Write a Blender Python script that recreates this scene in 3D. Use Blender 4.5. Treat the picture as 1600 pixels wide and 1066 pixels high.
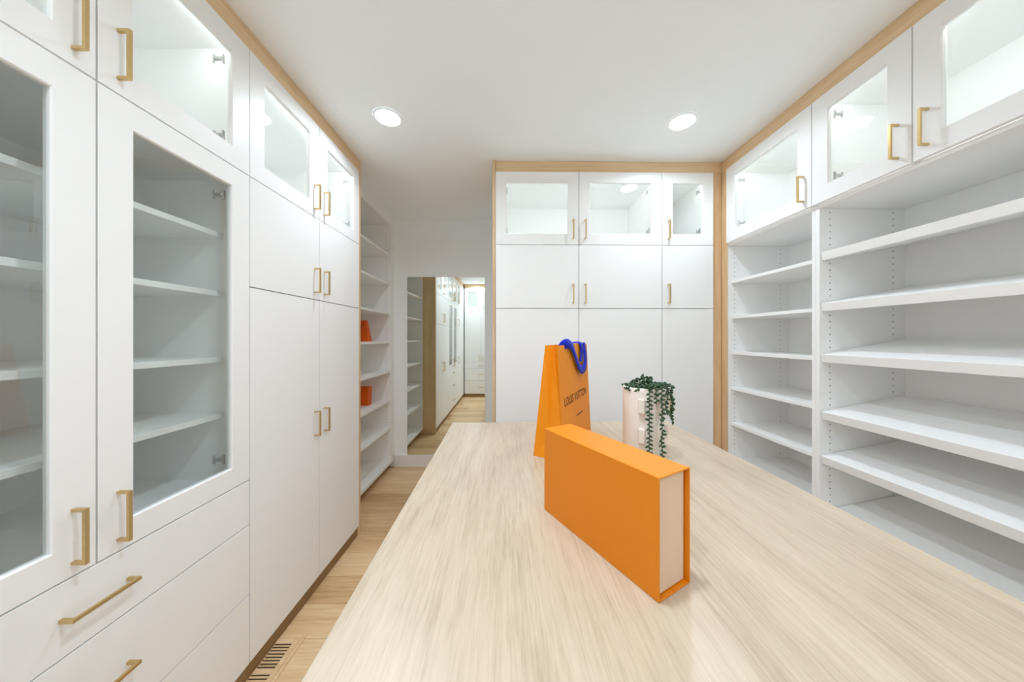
import bpy, bmesh, math, random
from mathutils import Vector, Matrix
random.seed(7)
for o in list(bpy.data.objects): bpy.data.objects.remove(o)
scene = bpy.context.scene
COL = scene.collection

# ------------------------------------------------------------------ camera, world, exposure
ZC = 1.41                                  # camera height above the floor
F_PX, YAW, HORIZON = 478.65, 0.0118, 527.76
cd = bpy.data.cameras.new('camera'); cam = bpy.data.objects.new('camera', cd); COL.objects.link(cam)
cd.sensor_fit = 'HORIZONTAL'; cd.sensor_width = 36.0; cd.lens = 36.0 * F_PX / 1600.0
cd.shift_y = -(533.0 - HORIZON) / 1600.0
cd.clip_start = 0.02; cd.clip_end = 50
cam.location = (0, 0, ZC); cam.rotation_euler = (math.pi / 2, 0, -YAW)
scene.camera = cam
w = bpy.data.worlds.new('world'); scene.world = w; w.use_nodes = True
w.node_tree.nodes['Background'].inputs[0].default_value = (1, 1, 1, 1)
w.node_tree.nodes['Background'].inputs[1].default_value = 0.3
vs = scene.view_settings
vs.view_transform = 'Standard'; vs.look = 'None'; vs.gamma = 1.0; vs.use_curve_mapping = False
vs.exposure = 0.42
scene.cycles.max_bounces = 16; scene.cycles.diffuse_bounces = 13; scene.cycles.glossy_bounces = 6; scene.cycles.transparent_max_bounces = 24
LAMP_W, LAMP, STRIP_FILL = 5.5, 14.0, 21.0                      # strength of the ceiling lamps and of the added cabinet strips

# ------------------------------------------------------------------ materials
def lin(c):
    return tuple(((v / 255) / 12.92 if v / 255 <= .04045 else ((v / 255 + .055) / 1.055) ** 2.4) for v in c) + (1,)
def new_mat(name):
    m = bpy.data.materials.new(name); m.use_nodes = True
    nt = m.node_tree; nt.nodes.clear()
    out = nt.nodes.new('ShaderNodeOutputMaterial')
    return m, nt, out
def N(nt, t, **kw):
    n = nt.nodes.new(t)
    for k, v in kw.items(): setattr(n, k, v)
    return n
def paint(name, rgb, rough=.4, spec=.5, metal=0, var=.02, vscale=3.0, bump=0, bscale=200):
    m, nt, out = new_mat(name); b = N(nt, 'ShaderNodeBsdfPrincipled')
    tc = N(nt, 'ShaderNodeTexCoord'); no = N(nt, 'ShaderNodeTexNoise'); no.inputs['Scale'].default_value = vscale
    nt.links.new(tc.outputs['Object'], no.inputs['Vector'])
    mx = N(nt, 'ShaderNodeMix', data_type='RGBA')
    c = lin(rgb)
    mx.inputs[6].default_value = tuple(max(0, v * (1 - var)) for v in c[:3]) + (1,)
    mx.inputs[7].default_value = tuple(min(1, v * (1 + var)) for v in c[:3]) + (1,)
    nt.links.new(no.outputs['Fac'], mx.inputs[0]); nt.links.new(mx.outputs[2], b.inputs['Base Color'])
    b.inputs['Roughness'].default_value = rough; b.inputs['Metallic'].default_value = metal
    b.inputs['Specular IOR Level'].default_value = spec
    if bump:
        n2 = N(nt, 'ShaderNodeTexNoise'); n2.inputs['Scale'].default_value = bscale
        nt.links.new(tc.outputs['Object'], n2.inputs['Vector'])
        bp = N(nt, 'ShaderNodeBump'); bp.inputs['Strength'].default_value = bump; bp.inputs['Distance'].default_value = .001
        nt.links.new(n2.outputs['Fac'], bp.inputs['Height']); nt.links.new(bp.outputs[0], b.inputs['Normal'])
    nt.links.new(b.outputs[0], out.inputs[0]); return m
def wood(name, cols, grain='y', rough=.45, fine=90, coarse=7, stretch=.05, per_obj=0.0, spec=.4, warp=.6):
    """oak grain: stretched noise for pores, wider stretched noise for figure"""
    m, nt, out = new_mat(name); b = N(nt, 'ShaderNodeBsdfPrincipled')
    tc = N(nt, 'ShaderNodeTexCoord'); oi = N(nt, 'ShaderNodeObjectInfo')
    off = N(nt, 'ShaderNodeVectorMath', operation='SCALE'); cmb = N(nt, 'ShaderNodeCombineXYZ')
    for i in range(3): nt.links.new(oi.outputs['Random'], cmb.inputs[i])
    nt.links.new(cmb.outputs[0], off.inputs[0]); off.inputs['Scale'].default_value = 13.0
    add = N(nt, 'ShaderNodeVectorMath', operation='ADD')
    nt.links.new(tc.outputs['Object'], add.inputs[0]); nt.links.new(off.outputs[0], add.inputs[1])
    def noise(scale, st, detail, dist=0.0):
        mp = N(nt, 'ShaderNodeMapping'); sc = [scale] * 3; sc['xyz'.index(grain)] = scale * st
        mp.inputs['Scale'].default_value = sc
        nt.links.new(add.outputs[0], mp.inputs['Vector'])
        n = N(nt, 'ShaderNodeTexNoise'); n.inputs['Scale'].default_value = 1.0; n.inputs['Detail'].default_value = detail
        n.inputs['Distortion'].default_value = dist; nt.links.new(mp.outputs[0], n.inputs['Vector']); return n
    figure = noise(coarse, .12, 4, warp); pores = noise(fine, stretch, 3); tiny = noise(fine * 2.6, stretch, 2)
    ramp = N(nt, 'ShaderNodeValToRGB')
    ramp.color_ramp.elements[0].position = .3; ramp.color_ramp.elements[0].color = lin(cols[0])
    ramp.color_ramp.elements[1].position = .7; ramp.color_ramp.elements[1].color = lin(cols[2])
    e = ramp.color_ramp.elements.new(.5); e.color = lin(cols[1])
    mix1 = N(nt, 'ShaderNodeMath', operation='MULTIPLY'); mix1.inputs[1].default_value = .42
    nt.links.new(figure.outputs['Fac'], mix1.inputs[0])
    mix2 = N(nt, 'ShaderNodeMath', operation='MULTIPLY_ADD'); mix2.inputs[1].default_value = .36
    nt.links.new(pores.outputs['Fac'], mix2.inputs[0]); nt.links.new(mix1.outputs[0], mix2.inputs[2])
    mix3 = N(nt, 'ShaderNodeMath', operation='MULTIPLY_ADD'); mix3.inputs[1].default_value = .22
    nt.links.new(tiny.outputs['Fac'], mix3.inputs[0]); nt.links.new(mix2.outputs[0], mix3.inputs[2])
    src = mix3.outputs[0]
    if per_obj:
        a = N(nt, 'ShaderNodeMath', operation='MULTIPLY_ADD'); a.inputs[1].default_value = per_obj; 
        s = N(nt, 'ShaderNodeMath', operation='SUBTRACT'); s.inputs[1].default_value = .5
        nt.links.new(oi.outputs['Random'], s.inputs[0]); nt.links.new(s.outputs[0], a.inputs[0]); nt.links.new(src, a.inputs[2]); src = a.outputs[0]
    nt.links.new(src, ramp.inputs[0]); nt.links.new(ramp.outputs[0], b.inputs['Base Color'])
    b.inputs['Roughness'].default_value = rough; b.inputs['Specular IOR Level'].default_value = spec
    bp = N(nt, 'ShaderNodeBump'); bp.inputs['Strength'].default_value = .15; bp.inputs['Distance'].default_value = .001
    nt.links.new(pores.outputs['Fac'], bp.inputs['Height']); nt.links.new(bp.outputs[0], b.inputs['Normal'])
    nt.links.new(b.outputs[0], out.inputs[0]); return m
def glass_mat(name, tint, refl=1.0):
    m, nt, out = new_mat(name)
    tr = N(nt, 'ShaderNodeBsdfTransparent'); tr.inputs[0].default_value = tint
    gl = N(nt, 'ShaderNodeBsdfGlossy'); gl.inputs['Roughness'].default_value = .0
    fr = N(nt, 'ShaderNodeFresnel'); fr.inputs[0].default_value = 1.5
    ge = N(nt, 'ShaderNodeNewGeometry'); io = N(nt, 'ShaderNodeMapRange')      # same reflectance on both faces of the thin pane
    io.inputs['To Min'].default_value = 1.5; io.inputs['To Max'].default_value = 1 / 1.5
    nt.links.new(ge.outputs['Backfacing'], io.inputs['Value']); nt.links.new(io.outputs[0], fr.inputs[0])
    mu = N(nt, 'ShaderNodeMath', operation='MULTIPLY'); mu.inputs[1].default_value = refl
    mx = N(nt, 'ShaderNodeMixShader')
    nt.links.new(fr.outputs[0], mu.inputs[0]); nt.links.new(mu.outputs[0], mx.inputs[0])
    nt.links.new(tr.outputs[0], mx.inputs[1]); nt.links.new(gl.outputs[0], mx.inputs[2])
    nt.links.new(mx.outputs[0], out.inputs[0]); return m
def emit(name, col, s):
    m, nt, out = new_mat(name); e = N(nt, 'ShaderNodeEmission'); e.inputs[0].default_value = col; e.inputs[1].default_value = s
    nt.links.new(e.outputs[0], out.inputs[0]); return m

M = {}
M['door'] = paint('white_satin_lacquer', (241, 241, 240), .36, .3, var=.006)
M['inner'] = paint('white_textured_melamine', (243, 243, 242), .5, .35, var=.015, vscale=400, bump=.12, bscale=900)
M['wall'] = paint('white_wall_paint', (244, 247, 248), .7, .2, var=.006, bump=.05, bscale=300)
M['ceil'] = paint('white_ceiling_paint', (247, 251, 253), .85, .1, var=.004)
M['base'] = paint('white_baseboard_paint', (234, 233, 230), .4, .4, var=.005)
M['brass'] = paint('brushed_brass', (212, 184, 130), .3, .5, metal=1.0, var=.06, vscale=60)
M['steel'] = paint('nickel_hinge', (196, 196, 194), .4, .5, metal=1.0, var=.05, vscale=30)
M['hole'] = paint('hole_shade', (48, 46, 42), .9, .1)  # shade inside pin holes and vent slots, put into the colour
M['trim'] = wood('pale_oak_trim', ((204, 170, 128), (224, 193, 152), (236, 209, 172)), 'x', .5, 80, 9, .06)
M['trimv'] = wood('pale_oak_upright', ((198, 162, 118), (220, 187, 145), (234, 206, 168)), 'z', .5, 80, 9, .06)
M['trimy'] = wood('pale_oak_crown', ((204, 170, 128), (224, 193, 152), (236, 209, 172)), 'y', .5, 80, 9, .06)
M['kick'] = wood('brown_oak_toe_kick', ((128, 98, 62), (150, 118, 78), (166, 134, 92)), 'x', .55, 80, 9, .06)
M['top'] = wood('bleached_oak_top', ((166, 146, 122), (195, 177, 154), (209, 192, 171)), 'y', .33, 150, 6, .055, spec=.5, warp=2.2)
M['floor'] = wood('oak_floor_plank', ((186, 150, 106), (219, 184, 139), (236, 207, 166)), 'x', .42, 70, 8, .06, per_obj=.24, warp=.9)
M['floorbase'] = paint('dark_subfloor', (88, 66, 44), .8, .2)
M['glass'] = glass_mat('clear_cabinet_glass', (.955, .975, .97, 1))
M['mirror'] = paint('silvered_mirror', (236, 242, 238), .0, .5, metal=1.0, var=0)
M['lens'] = emit('lamp_lens', (.90, 1, 1.11, 1), LAMP)
M['fill_strip'] = emit('cabinet_fill_light', (.985, 1, 1.03, 1), STRIP_FILL)  # glow of the strips added to brighten the upper cabinets
M['orange'] = paint('saffron_card', (226, 131, 0), .42, .4, var=.03, vscale=500, bump=.15, bscale=1200)
M['orangebag'] = paint('saffron_paper', (236, 142, 12), .5, .3, var=.02, vscale=8)
M['orangedeep'] = paint('deep_orange_card', (224, 96, 14), .5, .3, var=.02, vscale=20)
M['cream'] = paint('blush_cream_card', (226, 200, 176), .7, .2, var=.01)
M['ribbon'] = paint('cobalt_ribbon', (4, 36, 178), .5, .2, var=.08, vscale=60, bump=.2, bscale=900)
M['ink'] = paint('brown_ink', (62, 34, 22), .6, .2)
M['pot'] = paint('offwhite_stoneware', (232, 222, 210), .5, .4, var=.02, vscale=40)
M['soil'] = paint('potting_soil', (56, 42, 30), .95, .1, var=.3, vscale=200)
M['leaf'] = paint('dark_green_leaf', (46, 78, 46), .4, .5, var=.35, vscale=70)
M['stem'] = paint('green_stem', (62, 82, 50), .6, .3)

# ------------------------------------------------------------------ mesh helpers
def add_box(bm, x0, x1, y0, y1, z0, z1, bev=0.0, mat=None):
    vs_ = [bm.verts.new((x, y, z)) for z in (z0, z1) for y in (y0, y1) for x in (x0, x1)]
    fs = [bm.faces.new([vs_[i] for i in q]) for q in ((0, 2, 3, 1), (4, 5, 7, 6), (0, 1, 5, 4), (2, 6, 7, 3), (0, 4, 6, 2), (1, 3, 7, 5))]
    if bev:
        ed = list({e for f in fs for e in f.edges})
        bmesh.ops.bevel(bm, geom=ed, offset=bev, segments=1, affect='EDGES', profile=.5)
    if mat is not None: bmesh.ops.transform(bm, matrix=mat, verts=[v for v in vs_ if v.is_valid])
def obj(name, bm, mat, parent=None, smooth=False, loc=None):
    bmesh.ops.recalc_face_normals(bm, faces=bm.faces[:])
    me = bpy.data.meshes.new(name); bm.to_mesh(me); bm.free()
    if smooth:
        for p in me.polygons: p.use_smooth = True
    me.materials.append(mat)
    o = bpy.data.objects.new(name, me); COL.objects.link(o)
    if parent: o.parent = parent
    if loc: o.location = loc
    return o
def box(name, x0, x1, y0, y1, z0, z1, mat, parent=None, bev=.0008):
    """box part with its origin at its own centre-bottom"""
    x0, x1 = sorted((x0, x1)); y0, y1 = sorted((y0, y1)); z0, z1 = sorted((z0, z1))
    cx, cy = (x0 + x1) / 2, (y0 + y1) / 2
    bm = bmesh.new(); add_box(bm, x0 - cx, x1 - cx, y0 - cy, y1 - cy, 0, z1 - z0, bev)
    return obj(name, bm, mat, parent, loc=(cx, cy, z0))
def tag(o, label=None, cat=None, group=None, kind=None):
    if label: o['label'] = label
    if cat: o['category'] = cat
    if group: o['group'] = group
    if kind: o['kind'] = kind
    return o
def thing(name, label, cat, loc, rz=0, group=None):
    e = bpy.data.objects.new(name, None); COL.objects.link(e); e.empty_display_size = .1
    e.location = loc; e.rotation_euler = (0, 0, rz)
    return tag(e, label, cat, group)
def lathe(bm, prof, seg=32, cap=False):
    rings = []
    for r, z in prof:
        rings.append([bm.verts.new((r * math.cos(2 * math.pi * i / seg), r * math.sin(2 * math.pi * i / seg), z)) for i in range(seg)])
    for a, b in zip(rings, rings[1:]):
        for i in range(seg):
            j = (i + 1) % seg; bm.faces.new((a[i], a[j], b[j], b[i]))
    if cap:
        bm.faces.new(rings[0]); bm.faces.new(rings[-1])

# heights measured from the camera: level line of every cabinet run
HT, H1, H2, HB, HD, HCEIL = (ZC + v for v in (1.1837, .6621, .2082, -1.336, -.5822, 1.272))
HX1, HX2 = ZC - .7645, ZC - 1.0505       # drawer lines
GAP = .0022; DT = .019; FR = .077          # half gap, door thickness, glass door frame width

# ------------------------------------------------------------------ structure
XWL, XWR, YWB, YWR = -1.665, 2.012, 3.357, -1.225
def struct(o): o['kind'] = 'structure'; return o
fl = struct(box('floor', XWL - .1, XWR + .1, YWR - .1, YWB + .1, -.12, -.014, M['floorbase'], bev=0))
row = 0; y = 3.345
while y > YWR:
    x = XWL + .01 - random.uniform(0, 1.2)
    while x < XWR:
        L = random.choice((1.2, 1.5, 1.8, 2.1)); a, b = max(x, XWL), min(x + L, XWR)
        y0 = max(y - .19, YWR)
        if b - a > .03:
            p = box('plank', a + .0008, b - .0008, y0 + .0008, y - .0008, -.014, 0, M['floor'], None, bev=.0012)
            p.parent = fl; p.location -= Vector(fl.location)
        x += L
    y -= .19
struct(box('ceiling', XWL - .1, XWR + .1, YWR - .1, YWB + .1, HCEIL, HCEIL + .1, M['ceil'], bev=0))
struct(box('wall_left', XWL - .1, XWL, YWR - .1, YWB + .1, 0, HCEIL, M['wall'], bev=0))
struct(box('wall_right', XWR, XWR + .1, YWR - .1, YWB + .1, 0, HCEIL, M['wall'], bev=0))
struct(box('wall_back', XWL, -.114, YWB, YWB + .1, 0, HCEIL, M['wall'], bev=0))
struct(box('wall_partition', -.114, XWR, 2.80, YWB + .1, 0, HCEIL, M['wall'], bev=0))
struct(box('wall_rear', XWL, XWR, YWR - .1, YWR, 0, HCEIL, M['wall'], bev=0))
struct(box('baseboard_back', -1.238, -.1145, YWB - .015, YWB, 0, ZC - 1.279, M['base'], bev=.002))

# oak crown boards and uprights framing the cabinet runs
struct(box('trim_1', -1.085, -1.066, YWR, 2.190, HT + .003, HCEIL - .001, M['trimy']))
struct(box('trim_2', -.0935, 1.545, 2.203, 2.222, HT + .003, HCEIL - .001, M['trim']))
struct(box('trim_3', 1.545, 1.564, .735, 2.203, HT + .003, HCEIL - .001, M['trimy']))
struct(box('trim_4', 1.4722, 1.544, 2.203, 2.222, 0, HT + .002, M['trimv']))
struct(box('trim_5', 1.545, 1.5495, 2.1435, 2.2025, 0, HT + .002, M['trimv'], bev=.0005))
struct(box('trim_6', -.1135, -.0945, 2.19, 2.799, 0, HCEIL - .001, M['trimv']))
struct(box('trim_7', -1.664, -1.065, 2.1915, 2.2205, 0, HCEIL - .001, M['trimv']))
struct(box('trim_8', 1.545, 2.010, .735, .755, 0, HT + .002, M['trimv']))

# ------------------------------------------------------------------ cabinet vocabulary
def handle(parent, x, z, horiz=False, L=.136, so=.034, wd=.0085, th=.0075):
    """square section bow pull; local y<0 points out of the door"""
    bm = bmesh.new()
    prof = [(0, 0), (-so, 0), (-so, L), (0, L), (0, L - th), (-so + th, L - th), (-so + th, th), (0, th)]
    rings = []
    for sx in (-wd / 2, wd / 2):
        rings.append([bm.verts.new((sx, py, pz)) for py, pz in prof])
    for ring in rings:
        bm.faces.new((ring[0], ring[1], ring[6], ring[7])); bm.faces.new((ring[1], ring[2], ring[5], ring[6])); bm.faces.new((ring[2], ring[3], ring[4], ring[5]))
    for i in range(8):
        j = (i + 1) % 8; bm.faces.new((rings[0][i], rings[0][j], rings[1][j], rings[1][i]))
    bmesh.ops.bevel(bm, geom=[e for e in bm.edges if e.is_manifold and e.calc_face_angle(0) > .5], offset=.0012, segments=2, affect='EDGES')
    if horiz: bmesh.ops.transform(bm, matrix=Matrix.Translation((-L / 2, 0, 0)) @ Matrix.Rotation(math.pi / 2, 4, 'Y'), verts=bm.verts[:])
    if horiz: bmesh.ops.transform(bm, matrix=Matrix.Rotation(math.pi, 4, 'Z') @ Matrix.Scale(-1, 4, (0, 1, 0)), verts=bm.verts[:])
    if horiz:
        c = sum((v.co.x for v in bm.verts)) / len(bm.verts); cz = sum((v.co.z for v in bm.verts)) / len(bm.verts)
        bmesh.ops.translate(bm, vec=(-c, 0, -cz), verts=bm.verts[:])
    o = obj('handle', bm, M['brass'], parent, loc=(x, 0, z)); o['label'] = 'brushed brass bow handle'; return o
def hinge(parent, x, z, s):
    """cup hinge: s=+1 when the carcass side is towards +x"""
    bm = bmesh.new()
    add_box(bm, -.005, .005, .0, .005, -.018, .018, .001)
    add_box(bm, -.006, .006, .005, .036, -.006, .006, .0015)
    add_box(bm, -.0025, .0025, .034, .042, -.017, .017, .001)
    obj('hinge', bm, M['steel'], parent, loc=(x, DT + .0005, z))
def door(U, x0, x1, z0, z1, glass=False, hs=None, hz=None, hinges=True, fr=FR):
    x0 += GAP; x1 -= GAP; z0 += GAP; z1 -= GAP; W, H = x1 - x0, z1 - z0
    if not glass:
        d = box('door', x0, x1, 0, DT, z0, z1, M['door'], U, bev=.0005)
        base = Vector(d.location)
    else:
        bm = bmesh.new()
        def ring(i, yy): return [bm.verts.new(p) for p in ((-W / 2 + i, yy, i), (W / 2 - i, yy, i), (W / 2 - i, yy, H - i), (-W / 2 + i, yy, H - i))]
        R = [ring(0, .0005 - DT / 2), ring(.0005, -DT / 2), ring(fr - .003, -DT / 2), ring(fr, .0035 - DT / 2), ring(fr, DT / 2), ring(0, DT / 2)]
        for a, b in zip(R, R[1:] + R[:1]):
            for i in range(4):
                j = (i + 1) % 4; bm.faces.new((a[i], a[j], b[j], b[i]))
        d = obj('door', bm, M['door'], U, loc=((x0 + x1) / 2, DT / 2, z0)); base = Vector(d.location)
        g = box('glass_pane', -W / 2 + fr + .0003, W / 2 - fr - .0003, .001, .0045, fr + .0003, H - fr - .0003, M['glass'], d, bev=0)
    if hs:
        hx = (-W / 2 + .041) if hs == 'l' else (W / 2 - .041)
        h = handle(d, hx, hz - z0); h.location.y = -DT / 2
    if glass and hinges:
        s = 1 if hs == 'l' else -1
        xh = s * (W / 2 - fr + .002)
        for zz in (fr + .035, H - fr - .035):
            hinge(d, xh - s * .004, zz, s)
    return d
def drawer(U, x0, x1, z0, z1, depth=.5, pull=True):
    d = box('drawer', x0 + GAP, x1 - GAP, 0, DT, z0 + GAP, z1 - GAP, M['door'], U, bev=.0005)
    if pull:
        h = handle(d, 0, (z1 - z0) * .5, horiz=True); h.location.y = -DT / 2
    return d
S = .018
def carcass(U, W, D, z0, z1, kick=True, levels=(), y0=.021, mat=None, gap_block=None, gap_block_z=0):
    m = mat or M['inner']
    box('side_panel', 0.0003, S, .032, D, z0, z1, m, U); box('side_panel', W - S, W - .0003, .032, D, z0, z1, m, U)
    box('back_panel', S, W - S, D - .008, D, z0, z1, m, U, bev=0)
    box('bottom_panel', S, W - S, y0, D - .008, z0, z0 + S, m, U)
    box('top_panel', S, W - S, y0, D - .008, z1 - S, z1, m, U)
    for zz in levels: box('fixed_shelf', S, W - S, .055, D - .008, zz - S / 2, zz + S / 2, m, U)
    if gap_block: box('gap_light_block', gap_block - .012, gap_block + .012, .0205, .024, gap_block_z, z1 - S, m, U, bev=0)  # added strip that stops light leaking through the door gap
    if kick: box('toe_kick', 0, W, .016, .030, 0, z0 - .001, M['kick'], U, bev=0)
def fill_strip(U, x0, x1, z):
    o = box('added_light_strip', x0, x1, .050, .062, z - .006, z, M['fill_strip'], U, bev=0); o['label'] = 'added white fill light strip behind the top rail'; return o  # added, unseen strip that brightens the cabinet interior
def pins(U, x, ys, z0, z1, sx, step=.032):
    """rows of shelf-pin holes on a panel face whose normal is sx along x"""
    bm = bmesh.new(); n = int((z1 - z0) / step)
    for yy in ys:
        for k in range(n + 1):
            bmesh.ops.create_circle(bm, cap_ends=True, segments=8, radius=.0028,
                matrix=Matrix.Translation((x + sx * .0004, yy, z0 + k * step)) @ Matrix.Rotation(math.pi / 2, 4, 'Y'))
    o = obj('pin_holes', bm, M['hole'], U); o['kind'] = 'stuff'; return o  # flat discs, the dark of each hole is put into their colour

HZU, HZM, HZL, HZG = (ZC + v for v in (.7015, .2445, -.537, -.552))    # lower ends of the upright handles
yA, yB, yC, yD = .8019, 1.2679, 1.7315, 2.1887
XL = -1.06; DEP = .6
RL = math.pi / 2

# ------------------------------------------------------------------ left run
y0 = yA - (yB - yA)                       # start of the glazed cabinet
U = thing('tall_cabinet', 'tall white cabinet with two clear glazed doors above three wide drawers', 'cabinet', (XL, y0, 0), RL)
W = yB - y0
carcass(U, W, DEP, HB, HT, levels=(H1, HD, HX1, HX2), gap_block=W / 2, gap_block_z=HD)
for k in (0, 1):
    a, b = (0, W / 2) if k == 0 else (W / 2, W)
    door(U, a, b, HD, H1, True, 'r' if k == 0 else 'l', HZG)
    door(U, a, b, H1, HT, True, 'r' if k == 0 else 'l', HZU)
for z0_, z1_ in ((HX1, HD), (HX2, HX1), (HB, HX2)): drawer(U, 0, W, z0_, z1_)
for h in (.419, .1845, -.078, -.303):
    box('shelf', S + .0005, W - S - .0005, .09, DEP - .009, ZC + h - .02, ZC + h, M['inner'], U)
fill_strip(U, .05, W - .05, HT - S)

U = thing('tall_cabinet', 'tall white cabinet with solid doors below clear upper doors, beside the open shelves', 'cabinet', (XL, yB, 0), RL)
W = yD - yB; hw = yC - yB
carcass(U, W, DEP, HB, HT, levels=(H1, H2), gap_block=hw, gap_block_z=H1)
for k in (0, 1):
    a, b = (0, hw) if k == 0 else (hw, W); s = 'r' if k == 0 else 'l'
    door(U, a, b, H1, HT, True, s, HZU); door(U, a, b, H2, H1, False, s, HZM); door(U, a, b, HB, H2, False, s, HZL)
fill_strip(U, .05, W - .05, HT - S)

U = thing('tall_cabinet', 'tall white corner cabinet with single doors and blank filler, seen in the mirror', 'cabinet', (XL, -.6, 0), RL)
W = y0 + .6; a = W - .42
carcass(U, W, DEP, HB, HT, levels=(H1, H2))
door(U, a, W, H1, HT, True, 'r', HZU); door(U, a, W, H2, H1, False, 'r', HZM); door(U, a, W, HB, H2, False, 'r', HZL)
box('filler_panel', .022, a - GAP, 0, DT, HB, HT - GAP, M['door'], U)
fill_strip(U, a, W - .05, HT - S)

# rear cabinet (reflected in the wall mirror)
U = thing('tall_cabinet', 'white cabinet with tall doors over three drawers on the wall facing the mirror', 'cabinet', (-.254, -.6, 0), math.pi)
W = .79
carcass(U, W, .58, HB, HT, levels=(H1, HD), gap_block=W / 2, gap_block_z=H1)
for k in (0, 1):
    a, b = (0, W / 2) if k == 0 else (W / 2, W); s = 'r' if k == 0 else 'l'
    door(U, a, b, H1, HT, True, s, HZU); door(U, a, b, HD, H1, False, s, HZG)
for z0_, z1_ in ((HX1 + .03, HD), (HX2 + .03, HX1 + .03), (HB, HX2 + .03)): drawer(U, 0, W, z0_, z1_)
fill_strip(U, .05, W - .05, HT - S)
box('crown_board', 0, W, .005, .02, HT + .003, HCEIL - .001, M['trim'], U)

# ------------------------------------------------------------------ open shelves beyond the left run
XN = -1.245; yn0, yn1 = 2.2215, 3.356
U = thing('open_shelving', 'narrow white open shelving with eight bays between oak end panel and mirror wall', 'shelving', (XN, yn0, 0), RL)
W = yn1 - yn0; D = .415
zt = ZC + 1.19
box('side_panel', 0.0003, S, 0, D, HB, HCEIL - .001, M['inner'], U)
box('side_panel', W - .095, W - .0003, 0, D, HB, HCEIL - .001, M['inner'], U)
box('back_panel', S, W - .095, D - .008, D, HB, HCEIL - .001, M['inner'], U, bev=0)
box('top_panel', S, W - .095, .0, D - .008, zt, zt + S, M['inner'], U)
box('fascia', S, W - .095, .0, S, zt + S, HCEIL - .001, M['inner'], U)
box('bottom_panel', S, W - .095, 0, D - .008, HB, HB + .03, M['inner'], U)
box('toe_kick', 0, W, .06, .075, 0, HB - .001, M['kick'], U, bev=0)
nook_shelf = [.8795, .574, .262, -.038, -.348, -.656, -.949]
for h in nook_shelf: box('shelf', S + .0005, W - .0955, .004, D - .009, ZC + h - .02, ZC + h, M['inner'], U)
pins(U, W - .095, (.05, .34), HB + .15, zt - .1, -1)

# ------------------------------------------------------------------ back run
YB = 2.1792; xa, xb, xc, xd = -.0927, .5027, 1.0996, 1.4712
U = thing('tall_cabinet', 'wide white double-door cabinet with two clear upper doors behind the orange bag', 'cabinet', (xa, YB, 0), 0)
W = xc - xa; hw = xb - xa
carcass(U, W, DEP, HB, HT, levels=(H1, H2), gap_block=hw, gap_block_z=H1)
for k in (0, 1):
    a, b = (0, hw) if k == 0 else (hw, W); s = 'r' if k == 0 else 'l'
    door(U, a, b, H1, HT, True, s, HZU); door(U, a, b, H2, H1, False, s, HZM); door(U, a, b, HB, H2, False, s, HZL)
fill_strip(U, .05, W - .05, HT - S)
U = thing('tall_cabinet', 'narrow white single-door cabinet with one clear upper door by the oak corner', 'cabinet', (xc, YB, 0), 0)
W = xd - xc
carcass(U, W, DEP, HB, HT, levels=(H1, H2))
door(U, 0, W, H1, HT, True, 'l', HZU); door(U, 0, W, H2, H1, False, 'l', HZM); door(U, 0, W, HB, H2, False, 'l', HZL)
fill_strip(U, .05, W - .05, HT - S)

# ------------------------------------------------------------------ right run
XR = 1.53; RR = -math.pi / 2; DR = .462
yE0, yF, yG = 2.163, 1.5285, 1.1431
zu = ZC + .645
U = thing('upper_cabinet', 'white wall cabinet with single clear door above the flat open shelves', 'cabinet', (XR, yE0, zu), RR)
W = yE0 - yF
def upper(U, W, doors):
    T = HT - zu
    m = M['inner']
    box('side_panel', .0003, S, .021, DR, 0, T, m, U); box('side_panel', W - S, W - .0003, .021, DR, 0, T, m, U)
    box('back_panel', S, W - S, DR - .008, DR, 0, T, m, U, bev=0)
    box('bottom_panel', S, W - S, .021, DR - .008, 0, S, m, U); box('top_panel', S, W - S, .021, DR - .008, T - S, T, m, U)
    for a, b, s in doors: door(U, a, b, H1 - zu, T, True, s, HZU - zu)
    if len(doors) > 1: box('gap_light_block', doors[0][1] - .012, doors[0][1] + .012, .0205, .024, S, T - S, m, U, bev=0)  # added behind the pair's seam to keep interior light in
    fill_strip(U, .05, W - .05, T - S)
upper(U, W, [(.026, W, 'r')])
W2 = .772
U = thing('upper_cabinet', 'white wall cabinet with pair of clear doors above the slanted shoe shelves', 'cabinet', (XR, yF, zu), RR)
upper(U, W2, [(0, yF - yG, 'r'), (yF - yG, W2, 'l')])

U = thing('open_shelving', 'white open shelving with flat shelves between oak corner upright and slanted shelves', 'shelving', (XR, yE0, 0), RR)
ztop = zu - .0005
def bay(U, W):
    m = M['inner']
    box('side_panel', .0003, .0195, .021, DR, HB, ztop, m, U); box('side_panel', W - .0195, W - .0003, .021, DR, HB, ztop, m, U)
    box('back_panel', .0195, W - .0195, DR - .008, DR, HB, ztop, m, U, bev=0)
    box('bottom_panel', .0195, W - .0195, .021, DR - .008, HB, HB + S, m, U)
    box('toe_kick', 0, W, .04, .054, 0, HB - .001, M['kick'], U, bev=0)
bay(U, W)
for h in (.402, .152, -.098, -.348, -.598, -.848, -1.09):
    box('shelf', .02, W - .02, .042, DR - .009, ZC + h - .019, ZC + h, M['inner'], U)
pins(U, .0195, (.067, .393), ZC - 1.2, ZC + .63, 1); pins(U, W - .0195, (.067, .393), ZC - 1.2, ZC + .63, -1)

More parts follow.
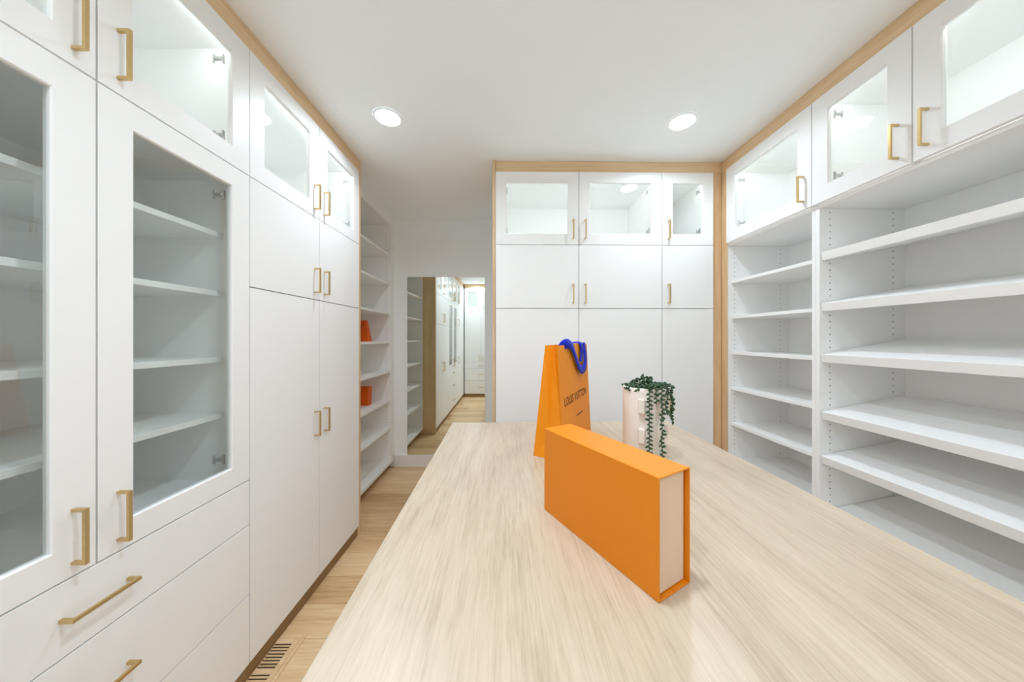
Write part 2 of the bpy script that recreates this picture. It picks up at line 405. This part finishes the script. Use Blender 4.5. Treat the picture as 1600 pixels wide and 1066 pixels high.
U = thing('open_shelving', 'white open shelving with slanted thick-edged shoe shelves facing the long side of the island', 'shelving', (XR, yF, 0), RR)
bay(U, W2)
TILT = .187
for h in (.4225, .170, -.0835, -.3667, -.5863, -.861, -1.11):
    bm = bmesh.new(); ln = DR - .03 - .016
    add_box(bm, -W2 / 2 + .0228, W2 / 2 - .0228, 0, ln, -.040, 0, .001)
    s = obj('shelf', bm, M['inner'], U, loc=(W2 / 2, .024, ZC + h)); s.rotation_euler = (TILT, 0, 0)
pins(U, .0195, (.074, .393), ZC - 1.2, ZC + .63, 1)

# ------------------------------------------------------------------ island
IR = .0195
U = thing('island_cabinet', 'white island base cabinet under the pale oak top', 'cabinet', (-.3088, 1.696, 0), IR)
zi = ZC - .47
box('body', .025, 1.177, -1.57, -.025, .09, zi - .041, M['door'], U)
box('toe_kick', .06, 1.14, -1.53, -.06, 0, .0895, M['kick'], U)
bm = bmesh.new(); add_box(bm, 0, 1.202, -1.60, 0, -.04, 0, .0015)
t = obj('worktop', bm, M['top'], None, loc=(-.3088, 1.696, zi)); t.rotation_euler = (0, 0, IR)
tag(t, 'long pale bleached-oak island worktop with straight grain', 'worktop')

# ------------------------------------------------------------------ wall mirror
U = thing('wall_mirror', 'tall frameless mirror on the back wall above the baseboard', 'mirror', (-.679, YWB - .0005, ZC - 1.2785))
box('mirror_glass', -.4215, .4215, -.0075, -.001, 0, 1.940, M['mirror'], U, bev=0)

# ------------------------------------------------------------------ ceiling lamps
LP = [((-.696, 1.777), 'lit round recessed ceiling light near the mirror nook and tall solid-door cabinet', .86),
      ((1.024, 1.793), 'lit round recessed ceiling light near the inner corner where two oak crowns meet', .66),
      ((.10, .60), 'added round recessed ceiling light, out of view above the middle of the island', 1.4),  # unseen lamp added to even out the light on island and ceiling
      ((-.74, -.40), 'round recessed ceiling light over the aisle, seen in the mirror', 1.0),
      ((1.024, -.40), 'round recessed ceiling light behind the island, by the plain wall', 1.0)]
for (x, y), lb, pw in LP:
    U = thing('recessed_light', lb, 'light', (x, y, HCEIL), 0, 'recessed ceiling lights')
    bm = bmesh.new(); lathe(bm, [(.066, -.002), (.066, -.004), (.078, -.006), (.082, -.0005)], 40); obj('trim_ring', bm, M['ceil'], U, True)
    bm = bmesh.new(); lathe(bm, [(.001, -.005), (.03, -.0048), (.055, -.004), (.0655, -.0015)], 40, True); obj('lens', bm, M['lens'], U, True)
    ld = bpy.data.lights.new('downlight_beam', 'AREA'); ld.shape = 'DISK'; ld.size = .125; ld.energy = LAMP_W * pw; ld.color = (.875, 1, 1.13); ld.spread = math.radians(156)
    lo = bpy.data.objects.new('downlight_beam', ld); COL.objects.link(lo); lo.parent = U; lo.location = (0, 0, -.007)

# ------------------------------------------------------------------ floor register
U = thing('floor_register', 'flush oak floor vent with slots beside the cabinet toe kick', 'vent', (-1.0, 1.462, 0))
vx0, vx1, vl = -.0735, .046, .335
box('slot_shade', vx0 + .003, .02, -vl + .02, -.035, .0004, .0012, M['hole'], U, bev=0)  # thin dark sheet, shade below the slots put into its colour
box('frame', .030, vx1, -vl, 0, .0004, .0045, M['floor'], U, bev=.0008)
box('frame', vx0, .0295, -.020, 0, .0004, .0045, M['floor'], U, bev=.0008)
box('frame', vx0, .0295, -vl, -vl + .02, .0004, .0045, M['floor'], U, bev=.0008)
box('border', .006, .029, -vl + .0205, -.0205, .0013, .0045, M['floor'], U, bev=.0005)
yy = -.0205; 
lead = box('slat', vx0, .0055, yy - .0225, yy, .0013, .0045, M['floor'], U, bev=.0005)
yy -= .0225
for g in range(2):
    for k in range(8):
        yy -= .0062; b_ = .0079 if k < 7 else .024
        if yy - b_ < -vl + .02: break
        box('slat', vx0, .0055, yy - b_, yy, .0013, .0045, M['floor'], U, bev=.0005); yy -= b_

# ------------------------------------------------------------------ orange box on the island
bx = Vector((.2658, .5375)); Lv = Vector((-.1676, .3001)); Lb = Lv.length; ang = math.atan2(Lv.y, Lv.x)
U = thing('gift_box', 'flat saffron-orange gift box standing on edge on the island, cream end showing', 'box', (bx.x, bx.y, zi + .0003), ang)
# local x runs along the box away from the cream end, -y is the box thickness direction
TB, HBX = .0932, .2213
def bb(n, x0, x1, y0, y1, z0, z1, m, bev=.0006): return box(n, x0, x1, y0, y1, z0, z1, m, U, bev)
bb('front_cover', 0, Lb, -.0028, 0, 0, HBX, M['orange'])
bb('back_cover', -.001, Lb, -TB, -TB + .0028, 0, HBX, M['orange'])
bb('spine', 0, Lb, -TB + .003, -.003, HBX - .0028, HBX, M['orange'])
bb('closing_flap', 0, Lb, -TB + .003, -.003, 0, .0026, M['orange'])
bb('inner_tray', .0085, Lb - .0055, -TB + .0055, -.0035, .0045, HBX - .0032, M['cream'])
bb('fold_edge', -.0015, Lb * .97, -.050, -.046, .0028, .0040, M['orange'], 0)

# ------------------------------------------------------------------ paper bag on the island
def make_bag(U, Ln, Th, H, tf, tt, mat):
    """Ln along local x, local +y goes away from the front sheet; tf: front sheet lean, tt: thickness at the mouth"""
    t = .0008
    def sheet(name, P):
        bm = bmesh.new(); v = [bm.verts.new(p) for p in P[0]]
        for f in P[1]: bm.faces.new([v[i] for i in f])
        o = obj(name, bm, mat, U)
        md = o.modifiers.new('thickness', 'SOLIDIFY'); md.thickness = t; md.offset = 0
        return o
    sheet('front_sheet', ([(0, 0, 0), (Ln, 0, 0), (Ln, tf, H), (0, tf, H)], [(0, 1, 2, 3)]))
    sheet('back_sheet', ([(0, Th, 0), (Ln, Th, 0), (Ln, tf + tt, H), (0, tf + tt, H)], [(0, 1, 2, 3)]))
    sheet('base', ([(0, 0, .001), (Ln, 0, .001), (Ln, Th, .001), (0, Th, .001)], [(0, 1, 2, 3)]))
    for s, x in ((1, 0), (-1, Ln)):
        m0, m1 = Th / 2, tf + tt / 2; k = .33
        zf = Th * .55
        sheet('gusset', ([(x, 0, 0), (x, Th, 0), (x, tf * zf / H, zf), (x + s * .012, m0, zf), (x, Th + (tf + tt - Th) * zf / H, zf), (x, tf, H), (x + s * .030, m1, H), (x, tf + tt, H)],
              [(0, 3, 2), (0, 1, 3), (1, 4, 3), (2, 3, 6, 5), (3, 4, 7, 6)]))
bl = Vector((.4149 - .2068, 1.5388 - 1.16)); angb = math.atan2(bl.y, bl.x)
U = thing('paper_bag', 'tall saffron-orange paper shopping bag with blue ribbon handles and brown lettering', 'bag', (.2068, 1.16, zi + .0005), angb)
BL, BT, BH, TF, TT = bl.length, .122, .439, .021, .051
make_bag(U, BL, BT, BH, TF, TT, M['orangebag'])
def front_pt(x, z, out=0.0):
    return Vector((x, TF * z / BH - out, z))
def ribbon(pts, wd, th=.0012):
    """flat ribbon swept through pts: list of (centre, width direction)"""
    P = []
    for i in range(len(pts) - 1):
        for k in range(6):
            u = k / 6
            p0, p1, p2, p3 = (pts[max(0, min(len(pts) - 1, i + j))] for j in (-1, 0, 1, 2))
            def cr(a, b, c, d): return .5 * ((2 * b) + (-a + c) * u + (2 * a - 5 * b + 4 * c - d) * u * u + (-a + 3 * b - 3 * c + d) * u ** 3)
            P.append((cr(p0[0], p1[0], p2[0], p3[0]), cr(p0[1], p1[1], p2[1], p3[1]).normalized()))
    P.append((pts[-1][0], pts[-1][1].normalized()))
    bm = bmesh.new(); prev = None
    for c, d in P:
        a, b = bm.verts.new(c - d * wd / 2), bm.verts.new(c + d * wd / 2)
        if prev: bm.faces.new((prev[0], prev[1], b, a))
        prev = (a, b)
    o = obj('ribbon_handle', bm, M['ribbon'], U, True)
    md = o.modifiers.new('thickness', 'SOLIDIFY'); md.thickness = th; md.offset = 0
    o['label'] = 'cobalt blue ribbon handle'; return o
V = Vector
def auto_dirs(P):
    out, last = [], None
    for i_, p in enumerate(P):
        t_ = P[min(i_ + 1, len(P) - 1)] - P[max(i_ - 1, 0)]; d = V((t_.z, 0, -t_.x))
        if last is not None and d.dot(last) < 0: d = -d
        d.normalize(); last = d; out.append((p, d + V((0, -.12, 0))))
    return out
ribbon(auto_dirs([V((.055, TF + .012, BH - .03)), V((.062, TF + .006, BH - .006)), V((.10, TF - .005, BH + .006)), V((.155, TF - .010, BH - .010)), V((.20, TF - .013, BH - .055)),
        V((.24, TF - .016, BH - .100)), V((.29, TF - .018, BH - .118)), V((.335, TF - .018, BH - .098)), V((.352, TF - .014, BH - .05)),
        V((.345, TF - .006, BH + .002)), V((.340, TF + .006, BH - .004)), V((.337, TF + .010, BH - .035))]), .040)
X1 = V((1, 0, .15))
ribbon([(V((.27, TF + TT - .008, BH - .03)), X1), (V((.272, TF + TT - .014, BH + .002)), X1), (V((.285, TF + .02, BH + .008)), X1), (V((.30, TF - .006, BH + .003)), X1),
        (V((.305, TF - .011, BH - .035)), X1), (V((.285, TF - .011, BH - .080)), V((1, 0, -.2)))], .044)
def lettering(parent, text, width, mat, place, name='lettering'):
    cu = bpy.data.curves.new('txt', 'FONT'); cu.body = text; cu.size = 1.0; cu.extrude = 0; cu.align_x = 'CENTER'; cu.space_character = 1.08; cu.offset = .012
    tmp = bpy.data.objects.new('txt', cu); COL.objects.link(tmp)
    dg = bpy.context.evaluated_depsgraph_get(); me = bpy.data.meshes.new_from_object(tmp.evaluated_get(dg)); 
    bpy.data.objects.remove(tmp)
    xs = [v.co.x for v in me.vertices]; k = width / (max(xs) - min(xs)); mid = (max(xs) + min(xs)) / 2
    for v in me.vertices: v.co = place((v.co.x - mid) * k, v.co.y * k)
    me.name = name; me.materials.clear(); me.materials.append(mat)
    o = bpy.data.objects.new(name, me); COL.objects.link(o); o.parent = parent; return o
o = lettering(U, 'LOUIS VUITTON', .325, M['ink'], lambda a, b: front_pt(.212 + a, .196 + b * 1.15, .0009)); o['label'] = 'dark brown capital lettering'
bm = bmesh.new(); q = [front_pt(x, z, .0009) for x, z in ((.20, .125), (.30, .125), (.30, .130), (.20, .130))]
bm.faces.new([bm.verts.new(p) for p in q]); obj('printed_line', bm, M['ink'], U)

# ------------------------------------------------------------------ planter with trailing plant
U = thing('potted_plant', 'off-white ceramic planter with trailing dark green beaded plant on the island', 'plant', (.53, 1.20, zi + .0005))
PR, PH = .075, .2795
bm = bmesh.new(); lathe(bm, [(.0, 0), (PR - .006, 0), (PR - .001, .004), (PR, .02), (PR, PH - .004), (PR - .002, PH), (PR - .006, PH), (PR - .008, PH - .004), (PR - .008, PH - .03), (.0, PH - .03)], 48)
pot = obj('pot', bm, M['pot'], U, True)
for az in (-117, -62, -8, 46):
    for zc_ in (.078, .188):
        bm = bmesh.new(); add_box(bm, PR - .006, PR + .014, -.012, .012, zc_, zc_ + .054, .003)
        rb = obj('relief_block', bm, M['pot'], pot); rb.rotation_euler = (0, 0, math.radians(az))
bm = bmesh.new(); lathe(bm, [(.0, PH - .018), (PR - .0085, PH - .022), (PR - .0085, PH - .029)], 32); obj('soil', bm, M['soil'], U, True)
proto_bm = bmesh.new(); bmesh.ops.create_icosphere(proto_bm, subdivisions=2, radius=1.0)
PV = [v.co.copy() for v in proto_bm.verts]; PF = [[v.index for v in f.verts] for f in proto_bm.faces]; proto_bm.free()
def leaves_mesh(name, items, parent):
    vv, ff = [], []
    for c, ax, ln, wd in items:
        ax = ax.normalized(); q = V((0, 0, 1)).rotation_difference(ax); b0 = len(vv)
        for p in PV:
            tz = p.z; k = wd * (1 - .25 * tz)
            vv.append(c + q @ V((p.x * k, p.y * k * .8, (tz + .9) * ln)))
        ff += [[b0 + i for i in f] for f in PF]
    me = bpy.data.meshes.new(name); me.from_pydata(vv, [], ff)
    for p in me.polygons: p.use_smooth = True
    me.materials.append(M['leaf'])
    o = bpy.data.objects.new(name, me); COL.objects.link(o); o.parent = parent; o['kind'] = 'stuff'; return o
def tube(name, pts, r, mat, parent, seg=6):
    bm = bmesh.new(); prev = None
    for i, p in enumerate(pts):
        d = (pts[min(i + 1, len(pts) - 1)] - pts[max(i - 1, 0)]).normalized(); q = V((0, 0, 1)).rotation_difference(d)
        ring = [bm.verts.new(p + q @ V((r * math.cos(2 * math.pi * k / seg), r * math.sin(2 * math.pi * k / seg), 0))) for k in range(seg)]
        if prev:
            for k in range(seg): bm.faces.new((prev[k], prev[(k + 1) % seg], ring[(k + 1) % seg], ring[k]))
        prev = ring
    return obj(name, bm, mat, parent, True)
def strand(az, length, seed, rad=PR + .012, drift=0.0, step=.0068):
    rnd = random.Random(seed); a = math.radians(az); pts = []
    for k in range(5):
        t = k / 4; r = .03 + (rad - .03) * t
        pts.append(V((r * math.cos(a), r * math.sin(a), PH - .012 + .028 * math.sin(math.pi * min(1, t * .8)))))
    n = max(3, int(length / .015))
    for k in range(1, n + 1):
        aa = a + drift * k / n
        rr = rad + .004 * math.sin(k * 1.3 + seed)
        pts.append(V((rr * math.cos(aa), rr * math.sin(aa), PH - .006 - length * k / n)))
    st = tube('trailing_stem', pts, .0013, M['stem'], U)
    items = []; acc = 0; side = 1
    for p, q in zip(pts[2:], pts[3:]):
        seg = (q - p); m = max(1, int(seg.length / step))
        for j in range(m):
            c = p + seg * (j / m); side = -side
            tang = V((-math.sin(a), math.cos(a), 0)) * side * rnd.uniform(.6, 1) + V((math.cos(a), math.sin(a), 0)) * rnd.uniform(-.1, .9) + V((0, 0, rnd.uniform(-.5, .35)))
            items.append((c, tang, rnd.uniform(.0066, .0086), rnd.uniform(.004, .0051)))
    leaves_mesh('leaves', items, st)
for args in ((-101, .238, 1, PR + .020), (-72, .250, 2, PR + .020), (-40, .135, 3, PR + .026, .1), (-22, .125, 4, PR + .024, -.1), (-84, .05, 5), (-55, .09, 6, PR + .018), (-10, .07, 8)): strand(*args)
rnd = random.Random(11); items = []
for k in range(230):
    a = rnd.uniform(0, 2 * math.pi); r = (PR + .002) * math.sqrt(rnd.random()); bias = math.exp(-(((r * math.cos(a) - .012) / .035) ** 2))
    z = PH - .016 + rnd.random() ** .7 * (.014 + .042 * bias * (1 - (r / PR) ** 2 * .6))
    items.append((V((r * math.cos(a), r * math.sin(a), z)), V((rnd.uniform(-1, 1), rnd.uniform(-1, 1), rnd.uniform(-.2, .9))), rnd.uniform(.0065, .0085), rnd.uniform(.0042, .0055)))
leaves_mesh('foliage', items, U)

# ------------------------------------------------------------------ things on the far open shelves
U = thing('paper_bag', 'small deep-orange gift bag on the open shelf near the mirror', 'bag', (-1.53, 2.96, ZC - .038 + .001), 0)
Lb2, Th2, Hb2 = .185, .08, .205
for nm, P in (('front_sheet', [(0, 0, 0), (Lb2, 0, 0), (Lb2 - .03, .02, Hb2), (.03, .02, Hb2)]), ('back_sheet', [(0, Th2, 0), (Lb2, Th2, 0), (Lb2 - .03, .05, Hb2), (.03, .05, Hb2)]),
              ('gusset', [(Lb2, 0, 0), (Lb2, Th2, 0), (Lb2 - .03, .05, Hb2), (Lb2 - .03, .02, Hb2)]), ('gusset', [(0, 0, 0), (0, Th2, 0), (.03, .05, Hb2), (.03, .02, Hb2)]),
              ('base', [(0, 0, .001), (Lb2, 0, .001), (Lb2, Th2, .001), (0, Th2, .001)])):
    bm = bmesh.new(); bm.faces.new([bm.verts.new(p) for p in P]); o = obj(nm, bm, M['orangedeep'], U)
    md = o.modifiers.new('thickness', 'SOLIDIFY'); md.thickness = .001; md.offset = 0
tube('cord_handle', [V((.055, .017, Hb2 - .015)), V((.065, .010, Hb2 - .06)), V((.0925, .004, Hb2 - .085)), V((.12, .010, Hb2 - .06)), V((.13, .017, Hb2 - .015))], .0022, M['ink'], U)
U = thing('gift_box', 'small deep-orange square gift box standing on a lower open shelf', 'box', (-1.53, 2.96, ZC - .656 + .001), 0)
box('base', .003, .182, .003, .077, 0, .13, M['orangedeep'], U); box('lid', 0, .185, 0, .08, .1305, .178, M['orangedeep'], U, bev=.002)
bm = bmesh.new(); bmesh.ops.create_circle(bm, cap_ends=True, segments=20, radius=.012, matrix=Matrix.Translation((.10, .0025, .08)) @ Matrix.Rotation(math.pi / 2, 4, 'X') @ Matrix.Scale(.35, 4, (0, 1, 0)))
obj('printed_mark', bm, M['ink'], U)
